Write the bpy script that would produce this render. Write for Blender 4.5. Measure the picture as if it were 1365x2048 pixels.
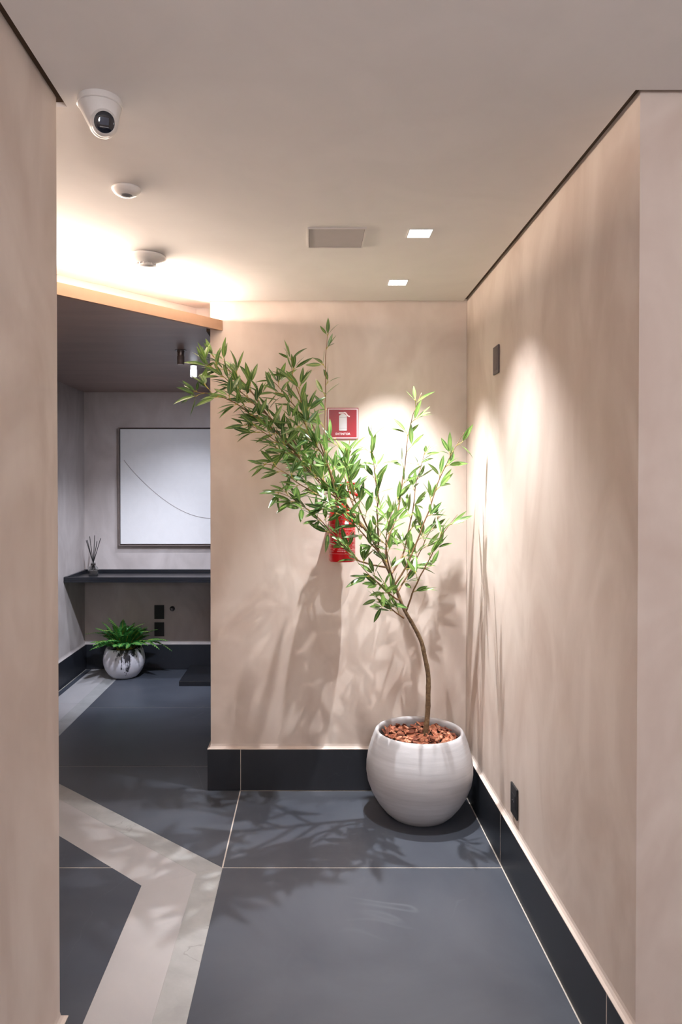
import bpy, bmesh, math, random
from mathutils import Vector, Matrix, noise as mnoise

for o in list(bpy.data.objects):
    bpy.data.objects.remove(o, do_unlink=True)
scene = bpy.context.scene
C = scene.collection
PI = math.pi

# ------------------------------------------------------------------ camera
cam_data = bpy.data.cameras.new('camera')
cam = bpy.data.objects.new('camera', cam_data)
C.objects.link(cam)
cam.location = (0, 0, 1.5)
cam.rotation_euler = (PI / 2 - 0.0118, 0, 0)
cam_data.sensor_fit = 'VERTICAL'
cam_data.sensor_height = 36.0
cam_data.lens = 1458.03 / 2048 * 36.0
cam_data.shift_x = (682.5 - 621.67) / 2048
cam_data.shift_y = (993.92 - 1024) / 2048
cam_data.clip_start = 0.02
scene.camera = cam

# ------------------------------------------------------------------ world, exposure
world = bpy.data.worlds.new('world')
scene.world = world
world.use_nodes = True
world.node_tree.nodes['Background'].inputs[0].default_value = (0.9, 0.92, 1.0, 1)
world.node_tree.nodes['Background'].inputs[1].default_value = 0.02
vs = scene.view_settings
vs.view_transform = 'Standard'
vs.look = 'None'
vs.gamma = 1.0
vs.use_curve_mapping = False
vs.exposure = 0.42

# lamp outputs (the lamps themselves are built with their fixtures below)
DL_W = (98.0, 195.0)
DL_BEAM = (94, 76)          # two recessed downlights over the tree
DL_COL = (0.96, 0.97, 1.0)
COVE_W = 35.0
COVE_COL = (1.0, 0.82, 0.68)
ALC_COL = (0.80, 0.85, 1.0)
ALC_W = (200.0, 44.0, 74.0)
FILL_W = (445.0, 25.0)  # fill lamps added behind the camera
FILL_COL = (0.92, 0.93, 1.0)

# ------------------------------------------------------------------ key dimensions (metres)
YB = 3.6137      # tree wall
XR = 0.774       # right wall
HC = 2.4235      # main ceiling
BH = 0.205       # skirting height
BT = 0.0147      # skirting projection
XL = -1.8778     # side wall of niche
YF = 6.043       # far wall of niche
HA = 2.2956      # niche ceiling
YL = 1.757       # end of near left wall
XN = -0.610      # near left wall
YR = 1.721       # front corner of right wall
XE = -0.497      # left end of tree wall
WT = 2.50        # wall height


# ------------------------------------------------------------------ materials
def lin(r, g, b):
    def f(c):
        c /= 255.0
        return c / 12.92 if c <= 0.04045 else ((c + 0.055) / 1.055) ** 2.4
    return (f(r), f(g), f(b), 1.0)


def new_mat(name):
    m = bpy.data.materials.new(name)
    m.use_nodes = True
    nt = m.node_tree
    b = nt.nodes['Principled BSDF']
    return m, nt, b


def N(nt, kind, **kw):
    n = nt.nodes.new(kind)
    for k, v in kw.items():
        if k in ('operation', 'blend_type', 'data_type', 'wave_type', 'bands_direction', 'noise_dimensions', 'feature'):
            setattr(n, k, v)
        else:
            n.inputs[k].default_value = v
    return n


def ramp(nt, stops):
    r = nt.nodes.new('ShaderNodeValToRGB')
    e = r.color_ramp.elements
    while len(e) < len(stops):
        e.new(0.5)
    for i, (p, c) in enumerate(stops):
        e[i].position = p
        e[i].color = c
    return r


def flat(name, col, rough=0.5, metal=0.0, spec=0.5, var=0.06, scale=25.0, coat=0.0):
    """plain surface with a faint procedural tone variation"""
    m, nt, b = new_mat(name)
    tc = N(nt, 'ShaderNodeTexCoord')
    nz = N(nt, 'ShaderNodeTexNoise', Scale=scale, Detail=3.0)
    nt.links.new(tc.outputs['Object'], nz.inputs['Vector'])
    c0 = tuple(max(0, c * (1 - var)) for c in col[:3]) + (1,)
    c1 = tuple(min(1, c * (1 + var)) for c in col[:3]) + (1,)
    r = ramp(nt, [(0.3, c0), (0.7, c1)])
    nt.links.new(nz.outputs['Fac'], r.inputs['Fac'])
    nt.links.new(r.outputs['Color'], b.inputs['Base Color'])
    b.inputs['Roughness'].default_value = rough
    b.inputs['Metallic'].default_value = metal
    b.inputs['Specular IOR Level'].default_value = spec
    b.inputs['Coat Weight'].default_value = coat
    return m


def plaster(name, ca, cb, stretch=(1.0, 1.0, 0.55), rough=0.55, spec=0.3, seed=0.0):
    """trowelled lime plaster: broad vertical mottling plus fine grain"""
    m, nt, b = new_mat(name)
    tc = N(nt, 'ShaderNodeTexCoord')
    mp = N(nt, 'ShaderNodeMapping')
    mp.inputs['Scale'].default_value = stretch
    mp.inputs['Location'].default_value = (seed, seed * 0.7, seed * 1.3)
    nt.links.new(tc.outputs['Object'], mp.inputs['Vector'])
    n1 = N(nt, 'ShaderNodeTexNoise', Scale=3.2, Detail=3.0, Roughness=0.5, Distortion=1.4)
    n2 = N(nt, 'ShaderNodeTexNoise', Scale=17.0, Detail=5.0, Roughness=0.6, Distortion=0.4)
    nt.links.new(mp.outputs['Vector'], n1.inputs['Vector'])
    nt.links.new(mp.outputs['Vector'], n2.inputs['Vector'])
    mx = N(nt, 'ShaderNodeMix', data_type='FLOAT')
    mx.inputs[0].default_value = 0.15
    nt.links.new(n1.outputs['Fac'], mx.inputs[2])
    nt.links.new(n2.outputs['Fac'], mx.inputs[3])
    r = ramp(nt, [(0.34, ca), (0.62, cb)])
    nt.links.new(mx.outputs[0], r.inputs['Fac'])
    nt.links.new(r.outputs['Color'], b.inputs['Base Color'])
    bp = N(nt, 'ShaderNodeBump', Strength=0.05, Distance=0.01)
    nt.links.new(n2.outputs['Fac'], bp.inputs['Height'])
    nt.links.new(bp.outputs['Normal'], b.inputs['Normal'])
    b.inputs['Roughness'].default_value = rough
    b.inputs['Specular IOR Level'].default_value = spec
    return m


def stone(name, ca, cb, vein, vein_w=0.012, scale=1.6, rough=0.4, spec=0.5, vein_amt=0.5):
    """porcelain stone: cloudy tone with thin wandering veins"""
    m, nt, b = new_mat(name)
    tc = N(nt, 'ShaderNodeTexCoord')
    n1 = N(nt, 'ShaderNodeTexNoise', Scale=scale * 2.2, Detail=6.0, Roughness=0.62, Distortion=0.6)
    nt.links.new(tc.outputs['Object'], n1.inputs['Vector'])
    r = ramp(nt, [(0.32, ca), (0.68, cb)])
    nt.links.new(n1.outputs['Fac'], r.inputs['Fac'])
    n2 = N(nt, 'ShaderNodeTexNoise', Scale=scale, Detail=4.0, Roughness=0.55, Distortion=1.2)
    nt.links.new(tc.outputs['Object'], n2.inputs['Vector'])
    s = N(nt, 'ShaderNodeMath', operation='SUBTRACT')
    s.inputs[1].default_value = 0.5
    nt.links.new(n2.outputs['Fac'], s.inputs[0])
    a = N(nt, 'ShaderNodeMath', operation='ABSOLUTE')
    nt.links.new(s.outputs[0], a.inputs[0])
    vr = ramp(nt, [(0.0, (vein_amt,) * 3 + (1,)), (vein_w, (0, 0, 0, 1))])
    nt.links.new(a.outputs[0], vr.inputs['Fac'])
    n3 = N(nt, 'ShaderNodeTexNoise', Scale=scale * 1.3, Detail=2.0)
    nt.links.new(tc.outputs['Object'], n3.inputs['Vector'])
    mr = ramp(nt, [(0.5, (0, 0, 0, 1)), (0.62, (1, 1, 1, 1))])
    nt.links.new(n3.outputs['Fac'], mr.inputs['Fac'])
    mm = N(nt, 'ShaderNodeMath', operation='MULTIPLY')
    nt.links.new(vr.outputs['Color'], mm.inputs[0])
    nt.links.new(mr.outputs['Color'], mm.inputs[1])
    mx = N(nt, 'ShaderNodeMix', data_type='RGBA')
    nt.links.new(mm.outputs[0], mx.inputs[0])
    nt.links.new(r.outputs['Color'], mx.inputs[6])
    mx.inputs[7].default_value = vein
    nt.links.new(mx.outputs[2], b.inputs['Base Color'])
    rr = N(nt, 'ShaderNodeMapRange')
    rr.inputs['To Min'].default_value = rough - 0.06
    rr.inputs['To Max'].default_value = rough + 0.06
    nt.links.new(n1.outputs['Fac'], rr.inputs['Value'])
    nt.links.new(rr.outputs[0], b.inputs['Roughness'])
    b.inputs['Specular IOR Level'].default_value = spec
    return m


def emit(name, col, strength):
    m, nt, b = new_mat(name)
    b.inputs['Base Color'].default_value = (0.8, 0.8, 0.8, 1)
    b.inputs['Emission Color'].default_value = tuple(col[:3]) + (1,)
    b.inputs['Emission Strength'].default_value = strength
    return m


M = {}
M['wall'] = plaster('beige_plaster', lin(204, 187, 175), lin(221, 207, 196))
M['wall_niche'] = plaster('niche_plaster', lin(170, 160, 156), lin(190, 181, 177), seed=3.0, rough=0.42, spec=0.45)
M['wall_cap'] = plaster('plaster_cap', lin(206, 191, 181), lin(218, 204, 194), seed=5.0)
M['ceiling'] = plaster('white_ceiling_paint', lin(232, 226, 222), lin(236, 230, 226), stretch=(1, 1, 1), rough=0.8, spec=0.1)
M['niche_ceiling'] = plaster('shade_toned_plaster', lin(160, 138, 130), lin(172, 149, 140), stretch=(0.4, 1.5, 1), rough=0.38, spec=0.4, seed=2.0)  # wall plaster in darker taupe, its lack of light put into the colour
M['gap'] = flat('shadow_gap_brown', lin(92, 76, 64), 0.8, spec=0.1)
M['fascia'] = flat('peach_fascia', lin(172, 138, 112), 0.5, var=0.03)  # even peach base colour
M['slate'] = stone('charcoal_slate_tile', lin(64, 68, 77), lin(79, 83, 91), lin(130, 134, 140), 0.003, 0.8, 0.36, 0.5, 0.30)
M['slate_base'] = stone('charcoal_slate_skirting', lin(28, 31, 37), lin(38, 41, 48), lin(80, 84, 90), 0.003, 1.0, 0.36, 0.5, 0.2)
M['cream_tile'] = stone('cream_tile', lin(170, 167, 168), lin(178, 175, 175), lin(166, 162, 160), 0.01, 1.6, 0.38, 0.5, 0.3)
M['grey_marble'] = stone('grey_marble_tile', lin(152, 152, 151), lin(172, 172, 171), lin(120, 117, 112), 0.012, 3.2, 0.36, 0.5, 0.55)
M['grout'] = flat('pale_grout', lin(205, 196, 186), 0.9, spec=0.1)
M['white_plastic'] = flat('white_plastic', lin(225, 220, 216), 0.3, var=0.02)
M['grey_plastic'] = flat('grey_plastic', lin(120, 117, 118), 0.4)
M['panel'] = flat('grey_white_panel_paint', lin(186, 178, 177), 0.7, var=0.02, spec=0.2)
M['panel_frame'] = flat('panel_frame_white', lin(214, 207, 203), 0.55, var=0.02)
M['black_gloss'] = flat('black_lens_glass', lin(14, 18, 30), 0.06, spec=0.7, coat=0.5)
M['lens_navy'] = flat('navy_lens_glass', lin(26, 38, 62), 0.12, spec=0.7)
M['black_plate'] = flat('black_plate_plastic', lin(30, 29, 32), 0.35)
M['taupe_plate'] = flat('graphite_plate_plastic', lin(82, 72, 72), 0.4)
M['black_shelf'] = flat('black_lacquer', lin(28, 30, 35), 0.28, spec=0.55, coat=0.1)
M['lamp_lens'] = emit('lit_lamp_lens', (0.97, 0.98, 1.0), 14.0)
M['globe'] = emit('fill_lamp_glow', FILL_COL, 3.0)  # glow of the added fill lamps
M['led'] = emit('lit_led_tape', COVE_COL, 9.0)
M['spot_glow'] = emit('lit_spot_glass', (0.86, 0.9, 1.0), 1.6)
M['spot_metal'] = flat('spot_grey_metal', lin(120, 108, 104), 0.3, metal=0.6)
M['spot_glass'] = flat('spot_smoked_glass', lin(126, 112, 106), 0.1, spec=0.7)
M['sign_red'] = flat('sign_red', lin(150, 16, 30), 0.35, var=0.03)
M['sign_white'] = flat('sign_white', lin(240, 226, 228), 0.4, var=0.02)
M['sign_grey'] = flat('sign_pictogram_grey', lin(214, 212, 216), 0.4, var=0.02)
M['ext_red'] = flat('extinguisher_red_enamel', lin(196, 14, 22), 0.25, spec=0.6, coat=0.3, var=0.03)
M['ext_dark'] = flat('extinguisher_black_rubber', lin(24, 22, 22), 0.5)
M['ext_print'] = flat('extinguisher_white_print', lin(214, 136, 140), 0.5)
M['brass'] = flat('brass', lin(180, 140, 70), 0.3, metal=1.0)
M['chrome'] = flat('chrome', lin(200, 200, 205), 0.2, metal=1.0)
M['white_canvas'] = plaster('white_textured_canvas', lin(216, 214, 213), lin(219, 217, 216), stretch=(3, 3, 3), rough=0.8, spec=0.1, seed=7)
M['frame_wood'] = flat('grey_wood_frame', lin(124, 110, 105), 0.5)
M['thread'] = flat('grey_thread', lin(158, 150, 148), 0.9)
M['soil'] = flat('dark_soil', lin(52, 36, 28), 0.95, var=0.4, scale=60)
M['reed'] = flat('black_reed', lin(20, 18, 18), 0.7)
M['cord'] = flat('dark_cord', lin(46, 38, 34), 0.9)

# bottle glass
m, nt, b = new_mat('bottle_glass')
b.inputs['Base Color'].default_value = (0.80, 0.82, 0.82, 1)
b.inputs['Transmission Weight'].default_value = 1.0
b.inputs['Roughness'].default_value = 0.03
b.inputs['IOR'].default_value = 1.45
M['glass'] = m
m, nt, b = new_mat('bottle_liquid')
b.inputs['Base Color'].default_value = (0.16, 0.14, 0.13, 1)
b.inputs['Roughness'].default_value = 0.1
M['liquid'] = m

# planter: pale concrete with faint throwing rings
m, nt, b = new_mat('pale_grey_concrete')
tc = N(nt, 'ShaderNodeTexCoord')
mp = N(nt, 'ShaderNodeMapping')
mp.inputs['Scale'].default_value = (0.6, 0.6, 9.0)
nt.links.new(tc.outputs['Object'], mp.inputs['Vector'])
n1 = N(nt, 'ShaderNodeTexNoise', Scale=6.0, Detail=5.0, Roughness=0.6)
nt.links.new(mp.outputs['Vector'], n1.inputs['Vector'])
r = ramp(nt, [(0.3, lin(186, 184, 186)), (0.72, lin(206, 204, 206))])
nt.links.new(n1.outputs['Fac'], r.inputs['Fac'])
n2 = N(nt, 'ShaderNodeTexNoise', Scale=7.0, Detail=6.0, Roughness=0.7)
mp2 = N(nt, 'ShaderNodeMapping')
mp2.inputs['Scale'].default_value = (1, 1, 5.0)
mp2.inputs['Location'].default_value = (2.3, 0.4, 1.1)
nt.links.new(tc.outputs['Object'], mp2.inputs['Vector'])
nt.links.new(mp2.outputs['Vector'], n2.inputs['Vector'])
r2 = ramp(nt, [(0.70, (0, 0, 0, 1)), (0.78, (0.6, 0.6, 0.6, 1))])
nt.links.new(n2.outputs['Fac'], r2.inputs['Fac'])
mx = N(nt, 'ShaderNodeMix', data_type='RGBA')
nt.links.new(r2.outputs['Color'], mx.inputs[0])
nt.links.new(r.outputs['Color'], mx.inputs[6])
mx.inputs[7].default_value = lin(120, 118, 118)
nt.links.new(mx.outputs[2], b.inputs['Base Color'])
bp = N(nt, 'ShaderNodeBump', Strength=0.12, Distance=0.006)
nt.links.new(n1.outputs['Fac'], bp.inputs['Height'])
nt.links.new(bp.outputs['Normal'], b.inputs['Normal'])
b.inputs['Roughness'].default_value = 0.5
M['planter'] = m

# fern pot: white glaze with black streaks running down from the rim
m, nt, b = new_mat('white_glaze_black_streaks')
tc = N(nt, 'ShaderNodeTexCoord')
mp = N(nt, 'ShaderNodeMapping')
mp.inputs['Scale'].default_value = (30.0, 30.0, 3.5)
mp.inputs['Location'].default_value = (0.0, 0.35, 0.0)
nt.links.new(tc.outputs['Object'], mp.inputs['Vector'])
n1 = N(nt, 'ShaderNodeTexNoise', Scale=1.6, Detail=6.0, Roughness=0.75, Distortion=0.3)
nt.links.new(mp.outputs['Vector'], n1.inputs['Vector'])
sx = N(nt, 'ShaderNodeSeparateXYZ')
nt.links.new(tc.outputs['Object'], sx.inputs[0])
xc_ = N(nt, 'ShaderNodeMath', operation='SUBTRACT')          # the streaks gather on one side of the pot
xc_.inputs[1].default_value = 0.055
nt.links.new(sx.outputs['X'], xc_.inputs[0])
xa_ = N(nt, 'ShaderNodeMath', operation='ABSOLUTE')
nt.links.new(xc_.outputs[0], xa_.inputs[0])
zr = N(nt, 'ShaderNodeMapRange')
zr.inputs['From Min'].default_value = 0.02
zr.inputs['From Max'].default_value = 0.25
zr.inputs['To Min'].default_value = -0.22
zr.inputs['To Max'].default_value = 0.08
nt.links.new(sx.outputs['Z'], zr.inputs['Value'])
xr_ = N(nt, 'ShaderNodeMapRange')
xr_.inputs['From Min'].default_value = 0.0
xr_.inputs['From Max'].default_value = 0.11
xr_.inputs['To Min'].default_value = 0.16
xr_.inputs['To Max'].default_value = -0.08
nt.links.new(xa_.outputs[0], xr_.inputs['Value'])
a1 = N(nt, 'ShaderNodeMath', operation='ADD')
nt.links.new(n1.outputs['Fac'], a1.inputs[0])
nt.links.new(zr.outputs[0], a1.inputs[1])
a2 = N(nt, 'ShaderNodeMath', operation='ADD')
nt.links.new(a1.outputs[0], a2.inputs[0])
nt.links.new(xr_.outputs[0], a2.inputs[1])
r = ramp(nt, [(0.52, lin(222, 219, 224)), (0.58, lin(40, 38, 42))])
nt.links.new(a2.outputs[0], r.inputs['Fac'])
nt.links.new(r.outputs['Color'], b.inputs['Base Color'])
b.inputs['Roughness'].default_value = 0.35
M['fern_pot'] = m


def leaf_mat(name, dark, light, vein, spec=0.65, rough=0.30, trans=0.28):
    m, nt, b = new_mat(name)
    uv = N(nt, 'ShaderNodeUVMap')
    sx = N(nt, 'ShaderNodeSeparateXYZ')
    nt.links.new(uv.outputs['UV'], sx.inputs[0])
    geo = N(nt, 'ShaderNodeNewGeometry')
    nz = N(nt, 'ShaderNodeTexNoise', Scale=11.0, Detail=2.0)
    nt.links.new(geo.outputs['Position'], nz.inputs['Vector'])
    r = ramp(nt, [(0.32, dark), (0.68, light)])
    nt.links.new(nz.outputs['Fac'], r.inputs['Fac'])
    s = N(nt, 'ShaderNodeMath', operation='SUBTRACT')
    s.inputs[1].default_value = 0.5
    nt.links.new(sx.outputs['X'], s.inputs[0])
    a = N(nt, 'ShaderNodeMath', operation='ABSOLUTE')
    nt.links.new(s.outputs[0], a.inputs[0])
    vr = ramp(nt, [(0.035, (0.85,) * 3 + (1,)), (0.09, (0, 0, 0, 1))])
    nt.links.new(a.outputs[0], vr.inputs['Fac'])
    mx = N(nt, 'ShaderNodeMix', data_type='RGBA')
    nt.links.new(vr.outputs['Color'], mx.inputs[0])
    nt.links.new(r.outputs['Color'], mx.inputs[6])
    mx.inputs[7].default_value = vein
    nt.links.new(mx.outputs[2], b.inputs['Base Color'])
    b.inputs['Roughness'].default_value = rough
    b.inputs['Specular IOR Level'].default_value = spec
    tr = N(nt, 'ShaderNodeBsdfTranslucent')
    nt.links.new(mx.outputs[2], tr.inputs['Color'])
    ms = N(nt, 'ShaderNodeMixShader')
    ms.inputs[0].default_value = trans
    nt.links.new(b.outputs[0], ms.inputs[1])
    nt.links.new(tr.outputs[0], ms.inputs[2])
    nt.links.new(ms.outputs[0], nt.nodes['Material Output'].inputs['Surface'])
    return m


M['leaf'] = leaf_mat('olive_green_leaf', lin(52, 90, 42), lin(118, 154, 76), lin(172, 190, 108))
M['fern_leaf'] = leaf_mat('fern_green_leaf', lin(36, 110, 58), lin(88, 172, 84), lin(160, 200, 110), rough=0.4)

# bark
m, nt, b = new_mat('brown_bark')
tc = N(nt, 'ShaderNodeTexCoord')
nz = N(nt, 'ShaderNodeTexNoise', Scale=60.0, Detail=5.0, Roughness=0.7)
nt.links.new(tc.outputs['Object'], nz.inputs['Vector'])
r = ramp(nt, [(0.3, lin(78, 58, 42)), (0.55, lin(120, 96, 68)), (0.75, lin(158, 136, 104))])
nt.links.new(nz.outputs['Fac'], r.inputs['Fac'])
nt.links.new(r.outputs['Color'], b.inputs['Base Color'])
bp = N(nt, 'ShaderNodeBump', Strength=0.4, Distance=0.004)
nt.links.new(nz.outputs['Fac'], bp.inputs['Height'])
nt.links.new(bp.outputs['Normal'], b.inputs['Normal'])
b.inputs['Roughness'].default_value = 0.75
M['bark'] = m
M['twig'] = flat('brown_twig', lin(128, 96, 66), 0.7, var=0.25, scale=40)
M['petiole'] = flat('yellow_green_stalk', lin(176, 164, 72), 0.55, var=0.15)
for i, c in enumerate([(178, 112, 84), (152, 90, 66), (202, 142, 112), (124, 70, 52)]):
    M['chip%d' % i] = flat('pine_bark_chip_%d' % i, lin(*c), 0.85, var=0.3, scale=45)


# ------------------------------------------------------------------ mesh helpers
class MB:
    """collects shapes, then links them as ONE mesh object"""
    def __init__(s):
        s.v, s.f, s.uv, s.mi = [], [], None, []

    def add(s, verts, faces, mi=0):
        k = len(s.v)
        s.v += [tuple(p) for p in verts]
        s.f += [tuple(i + k for i in f) for f in faces]
        s.mi += [mi] * len(faces)
        return s

    def box(s, x0, x1, y0, y1, z0, z1, mi=0):
        return s.add([(x0, y0, z0), (x1, y0, z0), (x1, y1, z0), (x0, y1, z0),
                      (x0, y0, z1), (x1, y0, z1), (x1, y1, z1), (x0, y1, z1)],
                     [(0, 3, 2, 1), (4, 5, 6, 7), (0, 1, 5, 4), (1, 2, 6, 5), (2, 3, 7, 6), (3, 0, 4, 7)], mi)

    def prism(s, poly, z0, z1, mi=0):
        a = sum(p[0] * q[1] - q[0] * p[1] for p, q in zip(poly, poly[1:] + poly[:1]))
        if a < 0:
            poly = poly[::-1]
        n = len(poly)
        v = [(p[0], p[1], z0) for p in poly] + [(p[0], p[1], z1) for p in poly]
        f = [tuple(range(n))[::-1], tuple(range(n, 2 * n))]
        f += [(i, (i + 1) % n, n + (i + 1) % n, n + i) for i in range(n)]
        return s.add(v, f, mi)

    def lathe(s, prof, seg=48, c=(0, 0, 0), mi=0, mat=None):
        v, f = [], []
        for (r, z) in prof:
            for i in range(seg):
                a = 2 * PI * i / seg
                p = Vector((r * math.cos(a), r * math.sin(a), z))
                if mat is not None:
                    p = mat @ p
                v.append((p.x + c[0], p.y + c[1], p.z + c[2]))
        for j in range(len(prof) - 1):
            for i in range(seg):
                k = (i + 1) % seg
                f.append((j * seg + i, j * seg + k, (j + 1) * seg + k, (j + 1) * seg + i))
        if prof[0][0] > 1e-6:
            f.append(tuple(range(seg))[::-1])
        if prof[-1][0] > 1e-6:
            f.append(tuple(range((len(prof) - 1) * seg, len(prof) * seg)))
        return s.add(v, f, mi)

    def tube(s, pts, rad, seg=8, mi=0, cap=True):
        pts = [Vector(p) for p in pts]
        n = len(pts)
        if not hasattr(rad, '__len__'):
            rad = [rad] * n
        v, f = [], []
        up = None
        for i in range(n):
            t = (pts[min(i + 1, n - 1)] - pts[max(i - 1, 0)])
            if t.length < 1e-9:
                t = Vector((0, 0, 1))
            t.normalize()
            if up is None:
                up = Vector((1, 0, 0)) if abs(t.x) < 0.8 else Vector((0, 1, 0))
            a = (up - t * up.dot(t)).normalized()
            b2 = t.cross(a)
            up = a
            for k in range(seg):
                an = 2 * PI * k / seg
                p = pts[i] + (a * math.cos(an) + b2 * math.sin(an)) * rad[i]
                v.append(p)
        for j in range(n - 1):
            for k in range(seg):
                q = (k + 1) % seg
                f.append((j * seg + k, j * seg + q, (j + 1) * seg + q, (j + 1) * seg + k))
        if cap:
            f.append(tuple(range(seg))[::-1])
            f.append(tuple(range((n - 1) * seg, n * seg)))
        return s.add(v, f, mi)

    def mesh(s, name, mats, smooth=False):
        me = bpy.data.meshes.new(name)
        me.from_pydata(s.v, [], s.f)
        for mt in (mats if isinstance(mats, (list, tuple)) else [mats]):
            me.materials.append(mt)
        for p, k in zip(me.polygons, s.mi):
            p.material_index = k
            p.use_smooth = smooth
        me.update()
        return me

    def build(s, name, mats, parent=None, smooth=False, bevel=0.0, seg=2, auto=None):
        o = link(name, s.mesh(name, mats, smooth), parent)
        if bevel:
            md = o.modifiers.new('bevel', 'BEVEL')
            md.width = bevel
            md.segments = seg
            md.limit_method = 'ANGLE'
        if auto is not None:
            o.data.set_sharp_from_angle(angle=math.radians(auto))
        return o


def link(name, data, parent=None):
    o = bpy.data.objects.new(name, data)
    C.objects.link(o)
    if parent is not None:
        o.parent = parent
    return o


def tag(o, label, cat, group=None):
    o['label'] = label
    o['category'] = cat
    if group:
        o['group'] = group
    return o


def struct(o):
    o['kind'] = 'structure'
    return o


def thing(name, label, cat, loc, group=None):
    o = link(name, None)
    o.empty_display_size = 0.05
    o.location = loc
    return tag(o, label, cat, group)


def catmull(pts, k=4):
    P = [Vector(p) for p in pts]
    out = []
    for i in range(len(P) - 1):
        p0, p1, p2, p3 = P[max(i - 1, 0)], P[i], P[i + 1], P[min(i + 2, len(P) - 1)]
        for j in range(k):
            t = j / k
            out.append(0.5 * ((2 * p1) + (p2 - p0) * t + (2 * p0 - 5 * p1 + 4 * p2 - p3) * t * t + (3 * p1 - p0 - 3 * p2 + p3) * t ** 3))
    out.append(P[-1])
    return out


def clip(poly, a, b_, c):
    """keep the side a*x + b*y <= c of a convex polygon"""
    out = []
    for p, q in zip(poly, poly[1:] + poly[:1]):
        dp, dq = a * p[0] + b_ * p[1] - c, a * q[0] + b_ * q[1] - c
        if dp <= 0:
            out.append(p)
        if dp * dq < 0:
            t = dp / (dp - dq)
            out.append((p[0] + (q[0] - p[0]) * t, p[1] + (q[1] - p[1]) * t))
    return out


# ------------------------------------------------------------------ walls
def wall(name, *a, mat='wall'):
    return struct(MB().box(*a).build(name, M[mat]))


HX, HY = 2.6, -2.4      # hall behind the camera: right wall and rear wall
wall('wall_back', XE, XR - 0.001, YB, YB + 0.15, 0, WT)
wall('wall_right', XR, XR + 0.15, YR, YF + 0.15, 0, WT)
wall('wall_right_front', XR + 0.1505, HX, YR, YR + 0.15, 0, WT)
wall('wall_left', XN - 0.15, XN, HY, YL, 0, WT)
wall('wall_left_return', XL - 0.15, XN - 0.1505, YL - 0.15, YL, 0, WT)
wall('wall_niche_side', XL - 0.15, XL, YL + 0.0005, YF + 0.15, 0, WT, mat='wall_niche')
wall('wall_niche_far', XL + 0.0005, XR - 0.0005, YF, YF + 0.15, 0, WT, mat='wall_niche')
wall('wall_hall_rear', XN - 0.15, HX + 0.15, HY - 0.15, HY - 0.0005, 0, WT)
wall('wall_hall_right', HX + 0.0005, HX + 0.15, HY, YR + 0.15, 0, WT)

# main ceiling, held clear of the walls by a shadow gap
G = 0.02
struct(MB().prism([(XN + G, HY + G), (HX - G, HY + G), (HX - G, YR - G), (XR - G, YR - G), (XR - G, YB - 0.012),
                   (XE, YB - 0.012), (XE, 4.30), (XL, 4.30), (XL, YL + G), (XN + G, YL + G)], HC, HC + 0.012)
       .build('ceiling', M['ceiling']))
# dark profile filling the gap, set back above the ceiling plane
g = 1
for a in [(XR - G - 0.01, XR - 0.0005, YR - G - 0.01, YB - 0.0005), (XR - 0.0005, HX, YR - G - 0.01, YR - 0.0005),
          (XN + 0.0005, XN + G + 0.01, HY, YL + G + 0.01), (XL + 0.001, XN + 0.0005, YL + 0.0005, YL + G + 0.01),
          (XE, XR - G - 0.0105, YB - 0.03, YB - 0.0005)]:
    struct(MB().box(*a, HC + 0.0125, HC + 0.04).build('trim_%d' % g, M['gap']))
    g += 1
struct(MB().box(XL - 0.15, HX + 0.15, HY - 0.15, YF + 0.15, WT + 0.001, WT + 0.05).build('ceiling_slab', M['gap']))

# ------------------------------------------------------------------ lowered niche ceiling with cove
DV = Vector((-0.656, -0.755)).normalized()     # run of the fascia, from the tree wall towards the left
A0 = Vector((-0.435, YB - 0.0005))
NB = Vector((-DV.y, DV.x))                      # towards the niche (back left)
if NB.x > 0:
    NB = -NB
L_END = (A0.x - XL - 0.001) / -DV.x
FT = 0.022


def fp(t, w):
    p = A0 + DV * t + NB * w
    return (p.x, p.y)


# underside plane
e1, e0 = fp(L_END, FT), fp(0, FT)
struct(MB().prism([fp(0.035, FT), fp(L_END - 0.03, FT), (XL + 0.001, fp(L_END, FT)[1] + 0.06), (XL + 0.001, YF - 0.001), (XR - 0.001, YF - 0.001),
                   (XR - 0.001, YB + 0.151), (XE - 0.001, YB + 0.151), (XE - 0.001, YB - 0.001), ], HA, HA + 0.012)
       .build('ceiling_niche', M['niche_ceiling']))
fas = thing('cove_fascia', 'long peach board edging the lowered niche ceiling, lit from above', 'fascia board', (A0.x, A0.y, 2.28))
loc0 = Vector((A0.x, A0.y, 2.28))


def rel(mb, off):
    mb.v = [(p[0] - off[0], p[1] - off[1], p[2] - off[2]) for p in mb.v]
    return mb


rel(MB().prism([fp(0, 0), fp(L_END - 0.03, 0), fp(L_END - 0.03, FT), fp(0.022, FT)], 2.280, 2.330), loc0).build('board', M['fascia'], fas)
rel(MB().prism([fp(0.03, FT), fp(L_END - 0.03, FT), fp(L_END - 0.03, FT + 0.012), fp(0.04, FT + 0.012)], 2.284, HA), loc0).build('drip_strip', M['frame_wood'], fas)
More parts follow.
